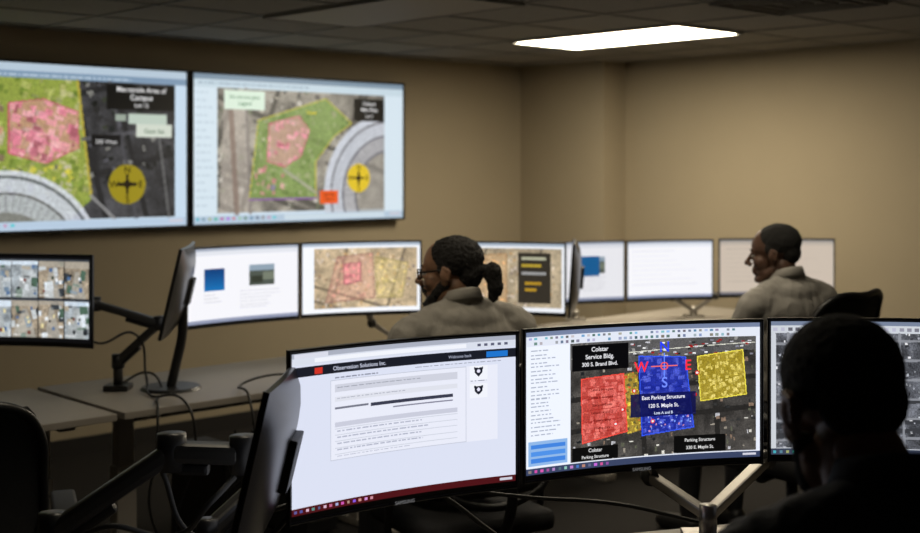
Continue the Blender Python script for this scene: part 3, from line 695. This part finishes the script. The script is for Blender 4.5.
    if style=='ponytail':
        B+= [('hair','E',(0,-.026,.163),(.082,.100,.078)),('hair','E',(0,-.075,.115),(.062,.045,.062)),
             ('hair','E',(0,-.118,.118),(.026,.03,.024)),('hair','E',(0,-.155,.105),(.034,.032,.042)),('hair','E',(0,-.160,.068),(.030,.028,.042)),('hair','E',(0,-.152,.038),(.020,.02,.028)),
             ('hair','C',(-.060,.000,.080),(-.022,.064,.014),.019,.020),('hair','C',(.060,.000,.080),(.022,.064,.014),.019,.020),
             ('hair','E',(0,.064,.008),(.034,.032,.026)),('hair','C',(-.024,.080,.056),(0,.090,.068),.008,.008),('hair','C',(.024,.080,.056),(0,.090,.068),.008,.008)]
        for s in(-1,1): B.append(('hair','E',(s*.066,-.002,.138),(.014,.024,.034)))
        dh=[(.003,60),(.004,120)]
    elif style=='short':
        B+= [('hair','E',(0,-.026,.166),(.081,.096,.076)),('hair','E',(0,-.066,.120),(.062,.047,.052))]
        for s in(-1,1): B.append(('hair','E',(s*.066,.004,.142),(.012,.020,.026)))
        dh=[(.002,60),(.0015,160)]
    else:
        B+= [('hair','E',(0,-.018,.162),(.080,.097,.080)),('hair','E',(0,-.062,.120),(.064,.048,.058)),
             ('hair','C',(-.060,.005,.070),(-.024,.066,.014),.016,.016),('hair','C',(.060,.005,.070),(.024,.066,.014),.016,.016),('hair','E',(0,.068,.010),(.030,.030,.020))]
        for s in(-1,1): B.append(('hair','E',(s*.069,.004,.132),(.012,.018,.030)))
        dh=[(.0015,90),(.001,200)]
    hd=blob_object('head',B,.003,M,['skin','hair','lip'],e,4,{'hair':dh},(hx,ly+.018+hy,1.185+hzz),(head_pitch,0,head_yaw))
    for s in(-1,1):
        bm=bmesh.new(); bm_sph(bm,Vector((s*.031,.0755,.117)),.0115,3); from_bm('eye',bm,M_eye,hd,True)
        bm=bmesh.new(); bm_sph(bm,Vector((s*.031,.0838,.117)),(.0052,.0035,.0052),2); from_bm('iris',bm,M_iris,hd,True)
        cable('eyebrow',[(s*.016,.086,.141),(s*.032,.086,.145),(s*.046,.074,.141)],.0025,hair,hd)
    if style=='ponytail':
        for s in(-1,1):
            cable('glasses_rim',[(s*(.032+.022*math.cos(t)),.100-.006*abs(math.cos(t)),.115+.017*math.sin(t)) for t in [i*math.pi/4 for i in range(8)]],.0022,M_bezel,hd,True)
            cable('glasses_temple',[(s*.053,.096,.122),(s*.070,.06,.124),(s*.083,-.012,.124),(s*.082,-.03,.108)],.0028,M_bezel,hd)
        cable('glasses_bridge',[(-.010,.101,.118),(0,.104,.121),(.010,.101,.118)],.0022,M_bezel,hd)
        cable('hair_tie',[(.020*math.cos(t),-.137,.115+.022*math.sin(t)) for t in [i*math.pi/3 for i in range(6)]],.005,M_bezel,hd,True)
    return e
def skinmat(name,c):
    m=mat(name,c,.5,0,40,.12,.08); b=m.node_tree.nodes['Principled BSDF']; b.inputs['Subsurface Weight'].default_value=.08; b.inputs['Subsurface Radius'].default_value=(.01,.004,.002); return m
M_sk1=skinmat('skin_brown',(.30,.165,.10)); M_sk2=skinmat('skin_dark',(.12,.062,.040)); M_sk3=skinmat('skin_deep',(.20,.105,.068))
M_lip=mat('lips',(.12,.055,.042),.5); M_eye=mat('eye_white',(.35,.33,.30),.2); M_iris=mat('iris_brown',(.03,.015,.01),.15)
M_hair1=mat('hair_black_curly',(.010,.008,.007),.7,0,120,.4,.6); M_hair2=mat('hair_short_greying',(.018,.017,.016),.9,0,200,.6,.6); M_hair3=mat('hair_buzz',(.014,.013,.012),.9,0,260,.5,.7)
M_sh1=mat('uniform_shirt',(.40,.375,.335),.8,0,14,.08,.25,.2,40); M_sh2=mat('grey_shirt',(.38,.36,.33),.8,0,14,.08,.25,.2,40); M_sh3=mat('navy_jacket',(.030,.034,.046),.8,0,14,.1,.3,.3,50)
M_pants=mat('dark_trousers',(.02,.02,.024),.85,0,20,.1,.2)

R_=math.radians
person('seated_man',(.010,4.38),R_(30),R_(46),M_sk1,M_sh1,M_pants,M_hair1,'ponytail',1.03,head_pitch=R_(-3),wide=1.12,head_off=(-.03,.015,-.055))
person('seated_man',(1.385,5.30),R_(32),R_(37),M_sk2,M_sh2,M_pants,M_hair2,'short',1.03,head_pitch=R_(-6),wide=1.08,head_off=(-.02,.02,-.055))
person('seated_man',(.600,1.71),R_(6),R_(8),M_sk3,M_sh3,M_pants,M_hair3,'buzz',1.055,head_pitch=R_(-14),lean=.02,head_off=(-.025,.055,-.064),wide=1.05)
chair((.010,4.38),R_(30),.98,back=-.26); chair((1.40,5.27),UA,1.13,w=.26,back=-.28); chair((.600,1.71),R_(6),.94,back=-.26)
chair((-1.46,3.62),R_(20),.99)

# ------------------------------------------------------------------ camera
cam=bpy.data.cameras.new('camera'); co=bpy.data.objects.new('camera',cam); scene.collection.objects.link(co)
co.location=(0,0,1.65); co.rotation_euler=(math.pi/2,0,0)
cam.sensor_width=36; cam.lens=1250/920*36; cam.shift_y=-(266.5-168)/920
cam.dof.use_dof=True; cam.dof.focus_distance=3.0; cam.dof.aperture_fstop=3.2
cam.clip_start=.05
scene.camera=co
w=bpy.data.worlds.new('world'); scene.world=w; w.use_nodes=True
w.node_tree.nodes['Background'].inputs[0].default_value=(.01,.01,.012,1)
